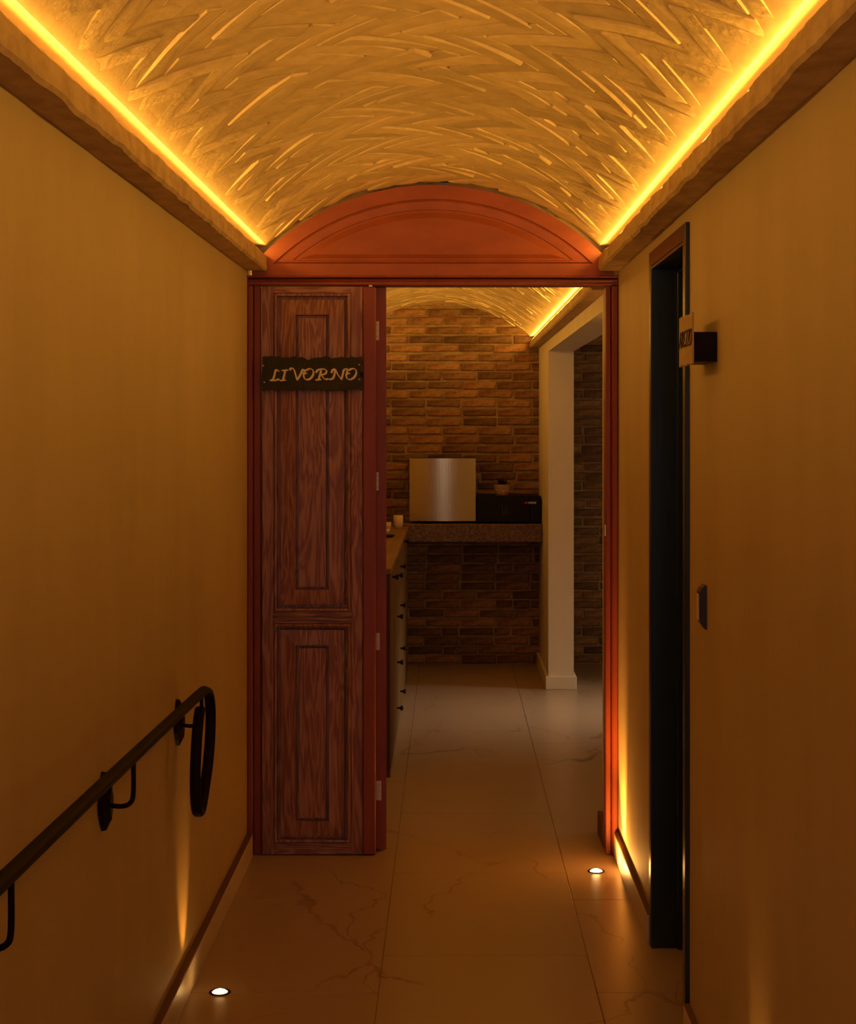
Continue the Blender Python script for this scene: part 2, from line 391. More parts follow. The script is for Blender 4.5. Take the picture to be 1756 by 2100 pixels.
# plaster ledges (cornices) ---------------------------------------
def ledge(name, xw, xi, zb, zt, y0, y1, seed, label, amp=0.004):
    bm = bmesh.new(); n = int((y1-y0)/0.03); rings = []
    s = 1 if xi > xw else -1
    for i in range(n+1):
        y = y0+(y1-y0)*i/n
        nz = lambda k, f: noise.noise(Vector((y*f, k*7.3+seed, seed*1.7)))
        e1 = amp*nz(1, 9)+amp*.6*nz(2, 30); e2 = amp*nz(3, 8)+amp*.7*nz(4, 33); e3 = amp*.8*nz(5, 7)
        rings.append([bm.verts.new(p) for p in (
            (xw-s*0.03, y, zb+e3), (xw, y, zb+e3), (xi-s*.004+s*e1, y, zb+e1*.6), (xi+s*.002+s*e1, y, zb+.008+e1*.5),
            (xi+s*(e1+e2)*.5+s*.001, y, (zb+zt)/2), (xi+s*e2, y, zt-.006+e2*.3), (xi-s*.005+s*e2, y, zt+e2*.35), (xw-s*.03, y, zt))])
    for a, b_ in zip(rings, rings[1:]):
        for k in range(8): bm.faces.new((a[k], a[(k+1)%8], b_[(k+1)%8], b_[k]))
    bm.faces.new(rings[0]); bm.faces.new(rings[-1][::-1])
    return tag(obj(name, bm, M['ledge']), label, 'ledge', kind='structure')
ledge('trim_1', XL, -0.661, 2.114, 2.172, -2.45, 5.995, 1, 'rough plaster ledge under the vault along the left corridor wall')
ledge('trim_2', XR, 0.541, 2.114, 2.172, -2.45, 5.995, 2, 'rough plaster ledge under the vault along the right corridor wall, above the teal door')
ledge('trim_3', XL, -0.670, 2.056, 2.103, 6.12, YB, 3, 'plaster ledge on the left side of the far room')
ledge('trim_4', XRR, 0.524, 2.056, 2.103, 6.12, YB, 4, 'plaster ledge over the cream opening in the far room', amp=0.002)

def strip(x, z, y0, y1, side, power, label):
    t = empty('led_strip', (x, (y0+y1)/2, z))
    tag(t, label, 'light strip')
    h = (y1-y0)/2
    obj('tape', B(-0.0035, 0.0035, -h, h, -0.0035, -0.001), M['led'], t)
    L = y1-y0; nseg = max(1, round(L/2.2))
    for k in range(nseg):
        yc = -h+(k+.5)*L/nseg
        a = area('strip_light', (0, yc, 0.0015), (side, 0, 0.4), 0.008, L/nseg, power*L/nseg, WARM, parent=t)
        # long axis along Y
        a.rotation_euler = (0, math.atan2(side, 0.4)+math.pi, 0)
    return t
strip(-0.679, 2.177, -2.4, 5.97, 1, P_STRIP*0.78, 'glowing amber light strip on the left corridor ledge')
strip(0.5565, 2.1785, -2.4, 5.97, -1, P_STRIP*1.12, 'glowing amber light strip on the right corridor ledge, above the teal door')
strip(-0.683, 2.110, 6.15, 10.75, 1, P_STRIP_ROOM, 'glowing amber light strip on the left ledge of the far room')
strip(0.537, 2.1105, 6.15, 10.75, -1, P_STRIP_ROOM, 'glowing amber light strip over the cream opening in the far room')

# baseboards ------------------------------------------------------
def skirting(name, x0, x1, y0, y1, h, label, toptrim=True):
    o = tag(obj(name, B(x0, x1, y0, y1, 0, h, bev=0.001), M['skirt']), label, 'baseboard', kind='structure')
    if toptrim:
        obj('top_edge', B(x0+.0015, x1-.0015, y0+.001, y1-.001, h-.001, h+.0035), M['skirt_top'], o)
    return o
skirting('baseboard_left', XL, XL+0.022, -2.5, 5.985, 0.080, 'cream skirting with a raw brown top edge below the handrail')
skirting('baseboard_right', XR-0.018, XR, 4.988, 5.985, 0.084, 'short lit cream skirting between the teal door and the red frame')
skirting('baseboard_right', XR-0.018, XR, -2.5, 4.215, 0.084, 'cream skirting on the right wall in front of the teal door')
bm = B(XRR-0.016, XRR+0.166, 9.752, YB-.001, 0, 0.075, bev=.002)
tag(obj('baseboard_right', bm, M['white']), 'cream skirting wrapped round the foot of the square pier', 'baseboard', kind='structure')
bm = B(XRR-0.018, XRR+0.168, 6.12, 6.328, 0, 0.085, bev=.002)
tag(obj('baseboard_right', bm, M['skirt_top']), 'brown skirting end just behind the right jamb of the red frame', 'baseboard', kind='structure')

# ================================================================ RED DOOR FRAME with arched panel
def P(x, y): return px(x, y, YD)[0], px(x, y, YD)[2]
frame = empty('trim_5', (0, YD, 0)); tag(frame, 'red wooden door frame with an arched panel filling the end of the vault', 'door frame', kind='structure')
ZH0 = P(0, 585)[1]; ZH1 = P(0, 571)[1]
def fobj(name, bm, m):
    for v in bm.verts: v.co.y -= YD
    return obj(name, bm, m, frame)
def jamb(xa, xb, flip):
    bm = bmesh.new()
    wd = xb-xa
    box(bm, xa, xb, YD+0.018, YD+0.10, 0.0, ZH0, bev=0.002)
    fr = xb if flip else xa
    if flip:   # left jamb
        box(bm, xa, xa+wd*.40, YD-0.004, YD+0.02, 0, ZH0, bev=0.004); box(bm, xa+wd*.45, xb, YD+0.006, YD+0.02, 0, ZH0, bev=0.003)
    else:
        box(bm, xb-wd*.52, xb, YD-0.004, YD+0.02, 0, ZH0, bev=0.005); box(bm, xa, xb-wd*.57, YD+0.006, YD+0.02, 0, ZH0, bev=0.003)
    return bm
fobj('jamb', jamb(XL+0.001, P(535,0)[0], True), M['red'])
fobj('jamb', jamb(P(1243,0)[0], XR-0.001, False), M['red'])
bm = bmesh.new(); box(bm, XL+.001, XR-.001, YD+0.002, YD+0.10, ZH0, ZH1, bev=0.003)
box(bm, XL+.001, XR-.001, YD-0.004, YD+0.02, ZH0+0.012, ZH1-0.002, bev=0.005)
fobj('header', bm, M['red'])
bm = bmesh.new(); box(bm, XL+.001, XR-.001, YD-0.016, YD+0.05, ZH1+0.002, ZH1+0.010, bev=0.002)
fobj('header_moulding', bm, M['red'])
# arched panel: nested arch loops
def arch_loop(inset, y, n=36, zb=None, R=RA-0.006):
    r = R-inset; zc = ZA-RA; z0 = (ZH1+0.010 if zb is None else zb)
    xlim = 0.655
    pts = []
    a = math.acos(max(-1, min(1, (z0-zc)/r)))
    amax = min(a, math.asin(min(1, (xlim-inset*.5)/r)))
    for i in range(n+1):
        t = -amax+2*amax*i/n
        pts.append((XC+r*math.sin(t), y, zc+r*math.cos(t)))
    pts.append((XC+r*math.sin(amax), y, z0)); pts.append((XC-r*math.sin(amax), y, z0))
    return pts
zr = P(0, 541)[1]; zb0 = ZH1+0.010
bm = bmesh.new()
outer_back = arch_loop(0, YD+0.06); outer = arch_loop(0, YD+0.0)
in1 = arch_loop(0.050, YD+0.0, zb=zr)
in2 = arch_loop(0.054, YD+0.008, zb=zr+.003); in3 = arch_loop(0.058, YD+0.008, zb=zr+.005)
nested(bm, [outer_back, outer, in1, in2, in3])
fobj('arch_border', bm, M['red_arch'])
bm = bmesh.new()
nested(bm, [arch_loop(0.056, YD+0.010, zb=zr+.004), arch_loop(0.059, YD+0.001, zb=zr+.006), arch_loop(0.088, YD+0.004, zb=zr+.013),
            arch_loop(0.091, YD+0.009, zb=zr+.016), arch_loop(0.095, YD+0.009, zb=zr+.018), arch_loop(0.12, YD+0.001, zb=zr+.034)])
fobj('arch_panel', bm, M['red_arch'])
bm = bmesh.new(); box(bm, P(1240,0)[0], P(1243.5,0)[0], YD+0.0005, YD+0.01, P(0,1098)[1], P(0,1076)[1], bev=.0008)
fobj('strike_plate', bm, M['metal'])['label'] = 'small bright metal strike plate'

# left leaf -------------------------------------------------------
YL = YD-0.004
door = empty('door_1', (0, YL, 0)); tag(door, 'closed red panelled door leaf carrying the LIVORNO sign', 'door', kind='structure')
def dobj(name, bm, m, par=None):
    for v in bm.verts: v.co.y -= YL
    return obj(name, bm, m, par or door)
x0, x1 = P(538,0)[0], P(771,0)[0]; zb_, zt_ = 0.004, P(0,588)[1]
xs0, xs1 = P(562,0)[0], P(720,0)[0]
zu0, zu1 = P(0,1254)[1], P(0,601)[1]; zl0, zl1 = P(0,1728)[1], P(0,1278)[1]
dobj('stile', B(x0, xs0, YL, YL+0.035, zb_, zt_, bev=.0015), M['wood'])
dobj('stile', B(xs1, P(744,0)[0], YL, YL+0.035, zb_, zt_, bev=.0015), M['wood'])
dobj('cover_strip', B(P(744.5,0)[0], x1, YL-0.006, YL+0.035, zb_, zt_, bev=.004), M['red'])['label'] = 'plain smooth red strip'
for (a, b_) in ((zb_, zl0), (zl1, zu0), (zu1, zt_)):
    dobj('rail', B(xs0, xs1, YL+.0005, YL+0.035, a, b_, bev=.001), M['wood_h'])
bm = bmesh.new()
for yy in (1261, 1270):
    tube(bm, [(xs0-.003, YL-.001, P(0,yy)[1]), (xs1+.003, YL-.001, P(0,yy)[1])], .0045, 8)
dobj('rail_bead', bm, M['wood_h'])
steps = [(0.0,.030),(0.0,-.002),(.003,-.006),(.010,-.005),(.012,.018),(.021,.019),(.023,.004),(.078,-.003),(.080,.016),(.087,.016),(.089,.000)]
def leaf_panel(za_, zc_):
    dobj('panel', rect_panel(xs0+.001, xs1-.001, za_+.001, zc_-.001, YL, steps), M['wood'])
leaf_panel(zu0, zu1); leaf_panel(zl0, zl1)
bm = B(P(757,0)[0], P(764,0)[0], YL-.010, YL-.004, P(0,588.5)[1], P(0,585.2)[1])
dobj('top_catch', bm, M['metal'])['label'] = 'tiny bright metal catch'

# second leaf, folded back behind the first -----------------------
YE = 6.052
leaf2 = empty('door_2', (px(793, 0, YE)[0], YE, 0)); tag(leaf2, 'red door leaf folded back, its edge with four bright hinge plates', 'door', kind='structure')
wd = (793-769)*YE/F
ang = math.radians(24)
bm = bmesh.new(); box(bm, -wd, 0, 0, 0.40, 0.008, CH-(589-VY)*YE/F, bev=.0015)
o = obj('stile', bm, M['red'], leaf2)
def shear(o):   # leaf swings away to the back left
    for v in o.data.vertices: v.co.x -= max(0, v.co.y)*0.55
shear(o)
bm = bmesh.new(); box(bm, 0.0, 0.003, 0.10, 0.32, 0.2, 0.9); box(bm, 0.0, 0.003, 0.10, 0.32, 1.05, 1.9)
o = obj('panel', bm, M['wood'], leaf2); shear(o)
for (ya, yb, xa, xb) in ((659,698,770.5,777.5),(968,1006,771,777),(1298,1333,771,779),(1601,1641,771,782)):
    X0 = (xa-793)*YE/F; X1 = (xb-793)*YE/F; Z0 = CH-(yb-VY)*YE/F; Z1 = CH-(ya-VY)*YE/F
    h = obj('hinge_plate', B(X0, X1, -0.0025, 0.0015, Z0, Z1, bev=.0006), M['metal'], leaf2)
    h['label'] = 'pale metal hinge plate'
    bm = bmesh.new()
    for q in (.2, .5, .8):
        r = bmesh.ops.create_icosphere(bm, subdivisions=1, radius=.0016)
        for v in r['verts']: v.co += Vector(((X0+X1)/2, -.0028, Z0+(Z1-Z0)*q))
    obj('screw', bm, M['bronze'], h)

# ================================================================ TEAL DOOR
tf = empty('trim_6', (XR, (YN+YF_)/2, 0)); tag(tf, 'dark teal door frame in the right wall', 'door frame', kind='structure')
def tobj(name, bm, m=M['teal']):
    for v in bm.verts: v.co -= Vector((XR, (YN+YF_)/2, 0))
    return obj(name, bm, m, tf)
tobj('casing', B(XR-0.012, XR+0.001, YN-0.045, YN, 0.001, 2.075, bev=.002))
tobj('casing', B(XR-0.012, XR+0.001, YF_, YF_+0.045, 0.001, 2.075, bev=.002))
tobj('casing', B(XR-0.012, XR+0.001, YN, YF_, 2.03, 2.075, bev=.002))
bm = B(XR-0.010, XR+0.12, YF_-0.004, YF_, 0, 2.03); box(bm, XR+.065, XR+.12, YF_-0.020, YF_-.004, 0, 2.014, bev=.002)
tobj('jamb', bm)
bm = B(XR-0.010, XR+0.12, YN, YN+0.004, 0, 2.03); box(bm, XR+.065, XR+.12, YN+.004, YN+.02, 0, 2.014, bev=.002)
tobj('jamb', bm)
bm = B(XR-0.010, XR+0.12, YN+.004, YF_-.004, 2.022, 2.03); box(bm, XR+.065, XR+.12, YN+.004, YF_-.004, 2.008, 2.022, bev=.002)
tobj('head', bm)
td = empty('door_3', (XR+0.10, YN+0.006, 0)); tag(td, 'dark teal door closed deep in the right wall opening', 'door', kind='structure')
bm = bmesh.new(); box(bm, 0.022, 0.062, 0.0, YF_-YN-0.012, 0.006, 2.006, bev=.002)
obj('leaf', bm, M['teal'], td)
bm = bmesh.new(); tube(bm, [(0.022, .07, 1.03), (-0.018, .07, 1.03), (-0.018, .17, 1.03)], .008, 8)
obj('handle', bm, M['bronze'], td)
tag(obj('wall_right', B(XR+0.162, XR+0.2, YN-.1, YF_+.1, 0, 2.3), M['plaster']), 'blank backing wall behind the teal door', 'wall', kind='structure')

# ================================================================ SIGNS
def nib_strokes(paths, nib=(26, 12), ang=-38, scale=1.0, depth=0.0016):
    """broad-nib lettering from polylines in drawing units; returns bmesh in (x, z) with thickness in -y"""
    bm = bmesh.new()
    ca, sa = math.cos(math.radians(ang)), math.sin(math.radians(ang))
    for pts in paths:
        sp = smooth_path([(x, -y, 0) for x, y in pts], 5) if len(pts) > 2 else [Vector((x, -y, 0)) for x, y in pts]
        for a, b_ in zip(sp, sp[1:]):
            # hull of the nib ellipse moved from a to b
            q = []
            for p in (a, b_):
                for k in range(8):
                    t = k*math.pi/4
                    u, v = nib[0]/2*math.cos(t), nib[1]/2*math.sin(t)
                    q.append((p.x+u*ca-v*sa, p.y+u*sa+v*ca))
            q = sorted(set((round(i, 3), round(j, 3)) for i, j in q))
            def half_(ps):
                h = []
                for p in ps:
                    while len(h) >= 2 and (h[-1][0]-h[-2][0])*(p[1]-h[-2][1])-(h[-1][1]-h[-2][1])*(p[0]-h[-2][0]) <= 0: h.pop()
                    h.append(p)
                return h[:-1]
            hull = half_(q)+half_(q[::-1])
            if len(hull) < 3: continue
            top = [bm.verts.new((i*scale, -depth-random.uniform(0, .00008), j*scale)) for i, j in hull]
            bot = [bm.verts.new((i*scale, 0.0, j*scale)) for i, j in hull]
            bm.faces.new(top)
            for k in range(len(hull)):
                bm.faces.new((top[k], top[(k+1)%len(hull)], bot[(k+1)%len(hull)], bot[k]))
    return bm
LIVORNO = {
 'L': [[(378,448),(352,426),(328,450),(312,520),(292,572),(250,588)], [(255,588),(330,586),(380,566)]],
 'I': [[(432,440),(512,430)], [(478,436),(462,510),(444,576)], [(400,590),(478,580)]],
 'V': [[(545,430),(566,404),(600,412),(624,470),(652,578)], [(652,578),(700,510),(735,432),(762,424)]],
 'O': [[(752,488),(795,478)], [(775,440),(752,500),(768,560),(815,576),(868,545),(902,480),(885,425),(838,412),(790,436)]],
 'R': [[(940,468),(965,432),(1020,416),(1075,422),(1098,450),(1075,488),(1020,502)], [(1015,440),(996,510),(976,574)], [(1020,502),(1052,548),(1082,572),(1122,562)], [(938,582),(1010,572)]],
 'N': [[(1170,472),(1186,434),(1222,416)], [(1228,420),(1216,500),(1190,556),(1142,574)], [(1228,420),(1268,500),(1318,572)], [(1318,572),(1340,500),(1358,430),(1412,412)]],
 'O2': [[(1395,492),(1440,478)], [(1412,440),(1392,505),(1408,562),(1458,572),(1510,540),(1544,475),(1528,420),(1480,410),(1430,436)]],
}
def jagged(x0, x1, z0, z1, n, seed, amp, yf, depth, notches=()):
    rr = random.Random(seed); pts = []
    for i in range(n+1):
        t = i/n; a = rr.uniform(-amp, amp*.4)
        for (c, wd_, dd) in notches:
            if abs(t-c) < wd_: a -= dd*(1-abs(t-c)/wd_)
        pts.append((x0+(x1-x0)*t, z1+a))
    m_ = 6
    for i in range(1, m_): pts.append((x1+rr.uniform(-amp, amp)*.7, z1+(z0-z1)*i/m_))
    for i in range(n+1): pts.append((x1+(x0-x1)*i/n, z0+rr.uniform(-amp*.4, amp)))
    for i in range(1, 4): pts.append((x0+rr.uniform(-amp, amp)*.4, z0+(z1-z0)*i/4))
    bm = bmesh.new()
    f = [bm.verts.new((x, yf, z)) for x, z in pts]; g = [bm.verts.new((x, yf+depth, z)) for x, z in pts]
    bm.faces.new(f); bm.faces.new(g[::-1])
    for k in range(len(pts)): bm.faces.new((f[k], f[(k+1)%len(pts)], g[(k+1)%len(pts)], g[k]))
    return bm
YS = YL-0.024; k_ = YS/F
sx0, sx1 = (537.5-VX)*k_, (741.5-VX)*k_; sz0, sz1 = CH-(801-VY)*k_, CH-(731-VY)*k_
sg = empty('sign', ((sx0+sx1)/2, YS, (sz0+sz1)/2)); tag(sg, 'dark ragged-edged board lettered LIVORNO on the red door', 'sign')
bm = jagged(sx0, sx1, sz0, sz1, 30, 5, .0050, YS, .012, notches=((.47,.05,.013),(.27,.04,.006),(.72,.05,.007)))
def rel(bm, o):
    for v in bm.verts: v.co -= o.location
    return bm
obj('board', rel(bm, sg), M['sign'], sg)
ks = k_/7.317
for ch, paths in LIVORNO.items():
    bm = nib_strokes(paths, nib=(34, 13), ang=-35, scale=ks)
    # drawing unit origin = (520,700) px
    for v in bm.verts: v.co += Vector(((520-VX)*k_, YS+.0002, CH-(700-VY)*k_))
    obj('letter', rel(bm, sg), M['letter'], sg)
for (x, y) in ((540,750),(542,784),(737,748),(737,778)):
    bm = bmesh.new(); lathe(bm, [(0.0,.0025),(.0025,.002),(.0035,0)], 10)
    for v in bm.verts: v.co = Vector((v.co.x+(x-VX)*k_, YS-v.co.z, v.co.y+CH-(y-VY)*k_))
    obj('nail', rel(bm, sg), M['metal'], sg)
bm = B((743-VX)*k_-.006, (743-VX)*k_+.003, YS-.002, YS+.02, CH-(773-VY)*k_, CH-(764-VY)*k_, bev=.001)
obj('hook', rel(bm, sg), M['bronze'], sg)

AREZZO = {
 'A': [[(0,100),(35,60),(70,0)], [(70,0),(82,55),(98,100)], [(30,66),(86,62)]],
 'R': [[(118,18),(140,0),(180,2),(188,24),(168,46),(145,50)], [(148,8),(134,60),(124,98)], [(148,50),(172,86),(200,96)]],
 'E': [[(292,14),(268,0),(240,14),(232,40),(250,46)], [(250,46),(222,60),(216,84),(240,99),(280,86)]],
 'Z': [[(318,6),(372,2),(330,60),(302,98)], [(302,98),(372,94)]],
 'Z2': [[(400,6),(454,2),(412,60),(384,98)], [(384,98),(454,94)]],
 'O': [[(478,40),(470,70),(488,98),(524,92),(552,52),(548,12),(518,0),(486,20),(478,40)]],
}
# board on the right wall, facing the corridor
XS = 0.556
Yfar, Ynear = 3.99, 3.775
ws = Yfar-Ynear
s2 = empty('sign', (XS, (Yfar+Ynear)/2, 1.757)); tag(s2, 'ragged board lettered AREZZO, wall reflection painted in as amber, standing off the right wall beside the teal door', 'sign')
rot = Matrix.Rotation(-math.pi/2, 4, 'Z')      # local -y -> -x ; local x -> -Y
def face(bm):
    bmesh.ops.transform(bm, matrix=rot, verts=bm.verts); return bm
hz = 0.059
obj('board', face(jagged(-ws/2, ws/2, -hz, hz, 22, 9, .004, -.003, .004, notches=((.3,.05,.008),(.62,.04,.006)))), M['sheen_sign'], s2)
for ch, paths in AREZZO.items():
    bm = nib_strokes(paths, nib=(9, 4.5), ang=-35, scale=0.00037, depth=.002)
    for v in bm.verts: v.co += Vector((-.102, -.0028, .021))
    obj('letter', face(bm), M['dark_letter'], s2)
obj('spacer_block', face(B(-.1045, .095, .0012, XR-XS, -.054, .014)), M['bronze'], s2)

# ================================================================ SWITCH on right wall
sw = empty('wall_switch', (XR, 3.955, CH-(1245-VY)*3.955/F)); tag(sw, 'small dark upright wall switch with a pale centre strip right of the teal door', 'switch')
bm = bmesh.new()
prof = [(0,-.052),(-.004,-.052),(-.015,-.036),(-.017,-.033),(-.017,.036),(-.013,.046),(-.006,.052),(0,.052)]
lo = [bm.verts.new((x, -.017, z)) for x, z in prof]; hi = [bm.verts.new((x, .030, z)) for x, z in prof]
bm.faces.new(lo); bm.faces.new(hi[::-1])
for k in range(len(prof)): bm.faces.new((lo[k], lo[(k+1)%8], hi[(k+1)%8], hi[k]))
obj('cover', bm, M['switch_frame'], sw)
obj('rocker', B(-.0195, -.0172, -.006, .022, -.031, .031, bev=.0008), M['cream'], sw)['label'] = 'pale centre rocker'

# ================================================================ HANDRAIL
XH = -0.660
hr = empty('handrail', (XH, 4.4, 0.84)); tag(hr, 'black iron handrail on the left wall ending in a down-curled loop', 'handrail')
def hobj(name, bm, m=M['bronze'], smooth=True):
    for v in bm.verts: v.co -= hr.location
    return obj(name, bm, m, hr, smooth=smooth)
path = [(XH,-1.0,.935),(XH,0.5,.918),(XH,1.6,.900),(XH,2.43,.886),(XH,3.2,.872),(XH,3.9,.858),(XH,4.30,.849),(XH,4.46,.844)]
bm = tube(bmesh.new(), smooth_path(path, 5), .0160, 14, ry=.0120)
hobj('rail', bm)
cp = [(XH,4.42,.845),(XH+.002,4.475,.843),(XH+.004,4.520,.822),(XH+.006,4.538,.775),(XH+.006,4.530,.71),(XH+.004,4.503,.64),(XH,4.462,.575),(XH-.003,4.415,.531),(XH-.006,4.378,.535),(XH-.008,4.360,.580),(XH-.009,4.364,.65),(XH-.008,4.384,.73),(XH-.006,4.408,.785),(XH-.006,4.43,.80)]
sp = smooth_path(cp, 6)
bm = tube(bmesh.new(), sp, .0145, 14, ry=.0085)
hobj('end_loop', bm)
def leaf_plate(Y, zc):
    h = .063; wd_ = .042; bm = bmesh.new()
    outline = [(-1.0, .0),(-.72,.42),(-.35,.85),(0,1.0),(.30,.80),(.52,.42),(.72,.40),(.90,.22),(1.0,.0)]
    back_, fr_, top_ = [], [], []
    pts = [(t*h, s*wd_) for t, s in outline] + [(t*h, -s*wd_) for t, s in outline[-2:0:-1]]
    back_ = [bm.verts.new((XL, Y+s, zc+t)) for t, s in pts]
    fr_ = [bm.verts.new((XL+.010, Y+s*.96, zc+t*.97)) for t, s in pts]
    top_ = [bm.verts.new((XL+.022, Y+s*.45, zc+t*.6)) for t, s in pts]
    n = len(pts)
    for A_, B_ in ((back_, fr_), (fr_, top_)):
        for k in range(n): bm.faces.new((A_[k], A_[(k+1)%n], B_[(k+1)%n], B_[k]))
    bm.faces.new(top_); bm.faces.new(back_[::-1])
    return bm
for (Y, zc, zr_) in ((4.436, .762, .838), (3.486, .767, .858), (2.52, .775, .878)):
    b0 = hobj('bracket', leaf_plate(Y, zc), smooth=False); 
    zh = zc-.004
    bm = tube(bmesh.new(), smooth_path([(XL+.012, Y-.01, zh), (XH-.028, Y-.02, zh-.002), (XH-.007, Y-.025, zh+.006), (XH, Y-.025, zh+.028), (XH, Y-.025, zr_)], 5), .0052, 10)
    for v in bm.verts: v.co -= hr.location
    obj('support_arm', bm, M['bronze'], b0, smooth=True)

# ================================================================ IN-FLOOR LIGHTS
def floor_light(x, y, tiltx, power, label, wide, cone=15, tilty=0.0):
    t = empty('floor_light', (x, y, 0)); tag(t, label, 'light', 'uplights sunk in the floor')
    bm = lathe(bmesh.new(), [(.021,-.004),(.021,.0005),(.023,.0026),(.029,.0024),(.0305,.0002),(.0305,-.004)], 28)
    obj('ring', bm, M['bronze'], t, smooth=False)
    bm = lathe(bmesh.new(), [(.0,.0085),(.009,.0076),(.016,.0048),(.0208,.0010)], 24)
    obj('lens', bm, M['lens'] if y > 5 else M['lens_dim'], t, smooth=True)
    for nm, pw, ang_, bl in (('beam', power, cone, .9), ('glow', wide, 168, 0.6)):
        l = bpy.data.lights.new(nm, 'SPOT'); l.energy = pw; l.color = (1.0, .40, .07); l.spot_size = math.radians(ang_*2 if nm == 'beam' else ang_)
        l.spot_blend = bl; l.shadow_soft_size = .014
        o = bpy.data.objects.new(nm, l); C.objects.link(o); o.parent = t; o.location = (0, 0, .013)
        o.rotation_euler = Vector((tiltx, tilty if nm == 'beam' else 0, 1)).to_track_quat('-Z', 'Y').to_euler()
    return t
floor_light((1223-VX)*5.785/F, 5.785, 0.40, 48.0, 'bright round uplight sunk in the floor near the right red jamb', 10.0, 28, 0.22)
floor_light((451-VX)*4.553/F, 4.553, -0.42, 5.0, 'small round uplight sunk in the floor near the left wall', 0.10, 23)
floor_light(0.512, 3.27, 0.42, 4.0, 'round uplight in the floor before the teal door, low on the right', 0.03, 23)

# ================================================================ FAR ROOM FURNITURE
# long drawer cabinet along the left wall
XF = -0.262; Y0c, Y1c = 7.32, 10.34
cab = empty('cabinet', (-0.49, (Y0c+Y1c)/2, 0)); tag(cab, 'long low oak drawer cabinet with black knobs along the left wall of the far room', 'cabinet')
def cobj(name, bm, m, par=None):
    for v in bm.verts: v.co -= cab.location
    return obj(name, bm, m, par or cab)
cobj('body', B(XL+.004, XF-.018, Y0c+.012, Y1c-.01, 0.0, .895), M['oak_front'])
cobj('end_panel', B(XL+.004, XF, Y0c, Y0c+.012, 0.0, .893), M['dark_wood'])['label'] = 'dark red end panel'
cobj('worktop', B(XL+.004, XF+.004, Y0c, Y1c, .896, .922, bev=.002), M['oak'])
ny = 5; dw = (Y1c-Y0c-.04)/ny
for i in range(ny):
    a = Y0c+.02+i*dw
    for (za_, zc_) in ((.02,.245),(.25,.475),(.48,.705),(.71,.89)):
        d = cobj('drawer', B(XF-.018, XF, a+.003, a+dw-.003, za_, zc_, bev=.0015), M['oak_front'])
        if i in (2,):
            for yk in (8.34, 8.86):
                bm = bmesh.new()
                lathe(bm, [(.0,.030),(.010,.029),(.013,.024),(.012,.018),(.0055,.014),(.0055,0)], 12)
                zk = (za_+zc_)/2
                for v in bm.verts: v.co = Vector((XF+v.co.z, yk+v.co.x, zk+v.co.y))
                cobj('knob', bm, M['black'], d)
for (yk, zk) in ((7.60,.86),(9.55,.885)):
    bm = bmesh.new(); lathe(bm, [(.0,.030),(.010,.029),(.013,.024),(.012,.018),(.0055,.014),(.0055,0)], 12)
    for v in bm.verts: v.co = Vector((XF+v.co.z, yk+v.co.x, zk+v.co.y))
    cobj('knob', bm, M['black'])
def cup(name, x, y, z, r, h, label, cat, m, grp=None):
    bm = lathe(bmesh.new(), [(r*.55,0),(r*.8,.002),(r,h*.5),(r,h),(r*.9,h),(r*.88,h*.5),(.0,.006)], 20)
    o = obj(name, bm, m, None, loc=(x, y, z), smooth=True); return tag(o, label, cat, grp)
ZT = .9225
Yc = 10.18
cup('canister', (817-VX)*Yc/F, Yc, ZT, .029, .078, 'tall cream beaker at the far end of the oak cabinet', 'beaker', M['cream'])
cup('cup', (797-VX)*Yc/F, 10.02, ZT, .022, .045, 'small cream cup behind the folded door edge on the oak cabinet', 'cup', M['cream'])
cup('cup', (793-VX)*9.87/F, 9.72, ZT, .026, .024, 'low cream cup nearest on the oak cabinet', 'cup', M['cream'])
bm = lathe(bmesh.new(), [(.05,0),(.066,.008),(.068,.011),(.060,.010),(0,.004)], 24)
tag(obj('dish', bm, M['black'], None, loc=(-.375, 9.38, ZT), smooth=True), 'flat black dish at the front of the oak cabinet', 'dish')

# stone shelf on the brick wall
Ysf = 10.37
zs1 = CH-(1075-VY)*Ysf/F; zs0 = CH-(1112-VY)*Ysf/F
tag(obj('stone_shelf', B(XL+.004, XRR-.001, Ysf, YB-.003, zs0, zs1, bev=.004), M['stone']), 'thick dark speckled stone shelf along the brick wall', 'shelf')
# steel fronted box
Ya = 10.42; kk = Ya/F
ax0, ax1 = (840-VX)*kk, (976-VX)*kk; az1 = CH-(940-VY)*kk; az0 = zs1+.016
ap = empty('mini_fridge', ((ax0+ax1)/2, Ya, zs1)); tag(ap, 'square box with a bright brushed steel front on the stone shelf', 'appliance')
wd2 = (ax1-ax0)/2; hh = az1-zs1
obj('body', B(-wd2+.004, wd2-.004, .03, .36, .014, hh-.003, bev=.003), M['black'], ap)
bm = bmesh.new(); n = 24; F0, B0 = [], []
for i in range(n+1):
    x = -wd2+2*wd2*i/n; yb = .022*(x/wd2)**2
    F0.append((x, yb)); B0.append((x, .028))
vf = [[bm.verts.new((x, y, z)) for x, y in F0] for z in (.016, .020, hh-.004, hh)]
vb = [[bm.verts.new((x, y, z)) for x, y in B0] for z in (.016, hh)]
for r in range(3):
    for i in range(n): bm.faces.new((vf[r][i], vf[r][i+1], vf[r+1][i+1], vf[r+1][i]))
for i in range(n):
    bm.faces.new((vf[0][i], vf[0][i+1], vb[0][i+1], vb[0][i])); bm.faces.new((vf[3][i], vf[3][i+1], vb[1][i+1], vb[1][i])); bm.faces.new((vb[0][i], vb[0][i+1], vb[1][i+1], vb[1][i]))
bm.faces.new((vf[0][0], vf[1][0], vf[2][0], vf[3][0], vb[1][0], vb[0][0])); bm.faces.new((vf[0][n], vf[1][n], vf[2][n], vf[3][n], vb[1][n], vb[0][n]))
obj('door', bm, M['steel'], ap, smooth=False)
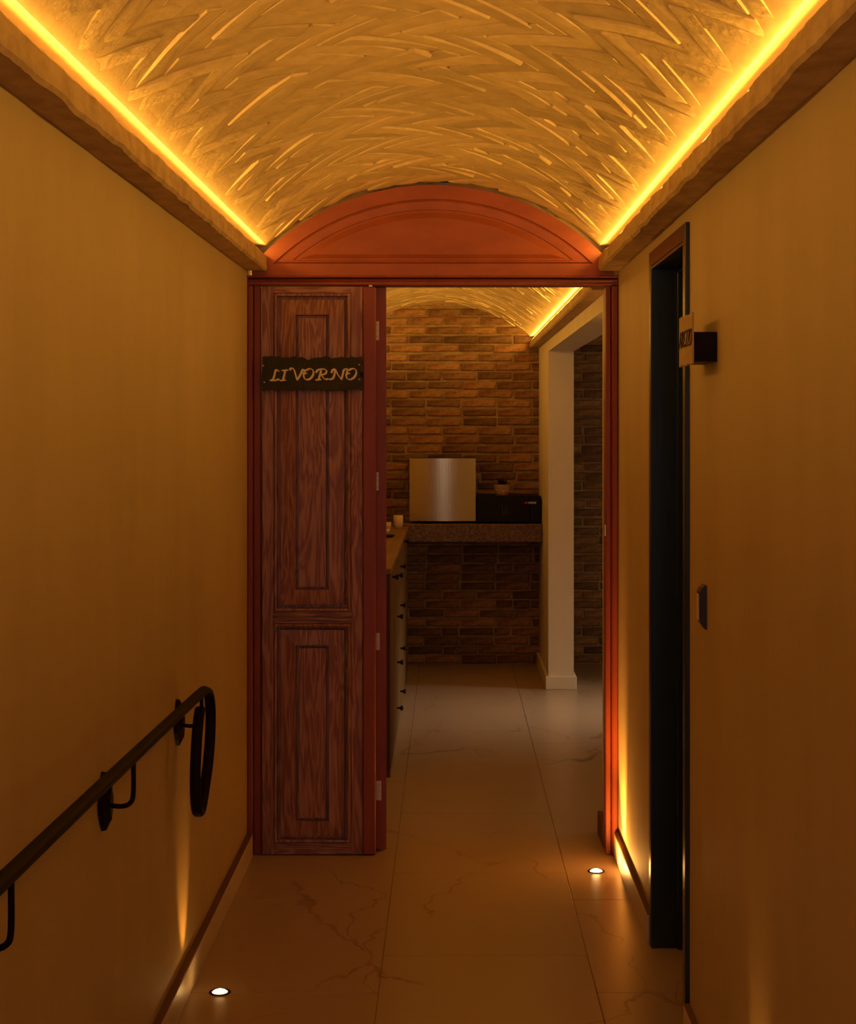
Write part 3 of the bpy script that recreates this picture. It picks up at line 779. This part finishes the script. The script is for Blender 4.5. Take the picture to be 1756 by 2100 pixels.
for s in (-1, 1):
    for y in (.06, .32):
        obj('foot', lathe(bmesh.new(), [(.012,0),(.012,.014)], 10, c=(s*(wd2-.04), y, 0)), M['black'], ap)
# black box
bx0, bx1 = (978-VX)*kk, (1109-VX)*kk
bz1 = CH-(1017-VY)*kk
bb = empty('countertop_oven', ((bx0+bx1)/2, Ya, zs1)); tag(bb, 'low wide black box with a small red and white badge beside the steel front', 'appliance')
hw = (bx1-bx0)/2; bh = bz1-zs1
obj('body', B(-hw, hw, .012, .34, .004, bh, bev=.003), M['black'], bb)
obj('front_door', B(-hw+.004, hw-.07, .0, .012, .012, bh-.010, bev=.002), M['black'], bb)
obj('control_panel', B(hw-.066, hw-.004, .002, .012, .012, bh-.010, bev=.002), M['black'], bb)
cx = (1036-VX)*kk-(bx0+bx1)/2; cz = CH-(1046-VY)*kk-zs1
bm = bmesh.new()
box(bm, cx-.018, cx-.015, -.0015, .0, cz-.028, cz+.028); box(bm, cx+.002, cx+.005, -.0015, 0, cz-.024, cz+.024)
for q in (-.018, -.004, .010): box(bm, cx+.008, cx+.018, -.0015, 0, cz+q, cz+q+.003)
box(bm, cx-.018, cx-.006, -.0015, 0, cz-.028, cz-.025)
obj('front_mark', bm, M['grey'], bb)
lx = (1080-VX)*kk-(bx0+bx1)/2; lz = CH-(1031-VY)*kk-zs1
obj('red_badge', B(lx-.012, lx+.006, -.0015, .001, lz-.004, lz+.004), M['red_print'], bb)
bm = bmesh.new()
for q in range(4): box(bm, lx+.012+q*.013, lx+.022+q*.013, -.0015, .002, lz-.006, lz+.006)
obj('white_badge', bm, M['white_print'], bb)
# pot plant on the black box
pp = empty('potted_plant', ((1030-VX)*10.5/F, 10.5, bz1)); tag(pp, 'small dark plant in a woven basket pot on the black box', 'plant')
bm = lathe(bmesh.new(), [(.036,0),(.040,.002),(.048,.03),(.055,.066),(.057,.070),(.052,.070),(.046,.05),(.0,.045)], 24)
obj('pot', bm, M['basket'], pp, smooth=True)
bm = bmesh.new(); rr = random.Random(3)
for k in range(46):
    a = rr.uniform(0, 6.283); L = rr.uniform(.05, .085); el = rr.uniform(.45, 1.45)
    d = Vector((math.cos(a)*math.cos(el), math.sin(a)*math.cos(el), math.sin(el))); s = d.cross(Vector((0,0,1))).normalized()*.007
    p0 = Vector((0,0,.048)); p1 = p0+d*L*.55; p2 = p0+d*L+Vector((0,0,-.006))
    v = [bm.verts.new(q) for q in (p0, p1-s, p2, p1+s)]; bm.faces.new(v)
    v2 = [bm.verts.new(q+Vector((0,0,-.0012))) for q in (p0, p1-s, p2, p1+s)]; bm.faces.new(v2[::-1])
o = obj('foliage', bm, M['leaf'], pp); o['kind'] = 'stuff'
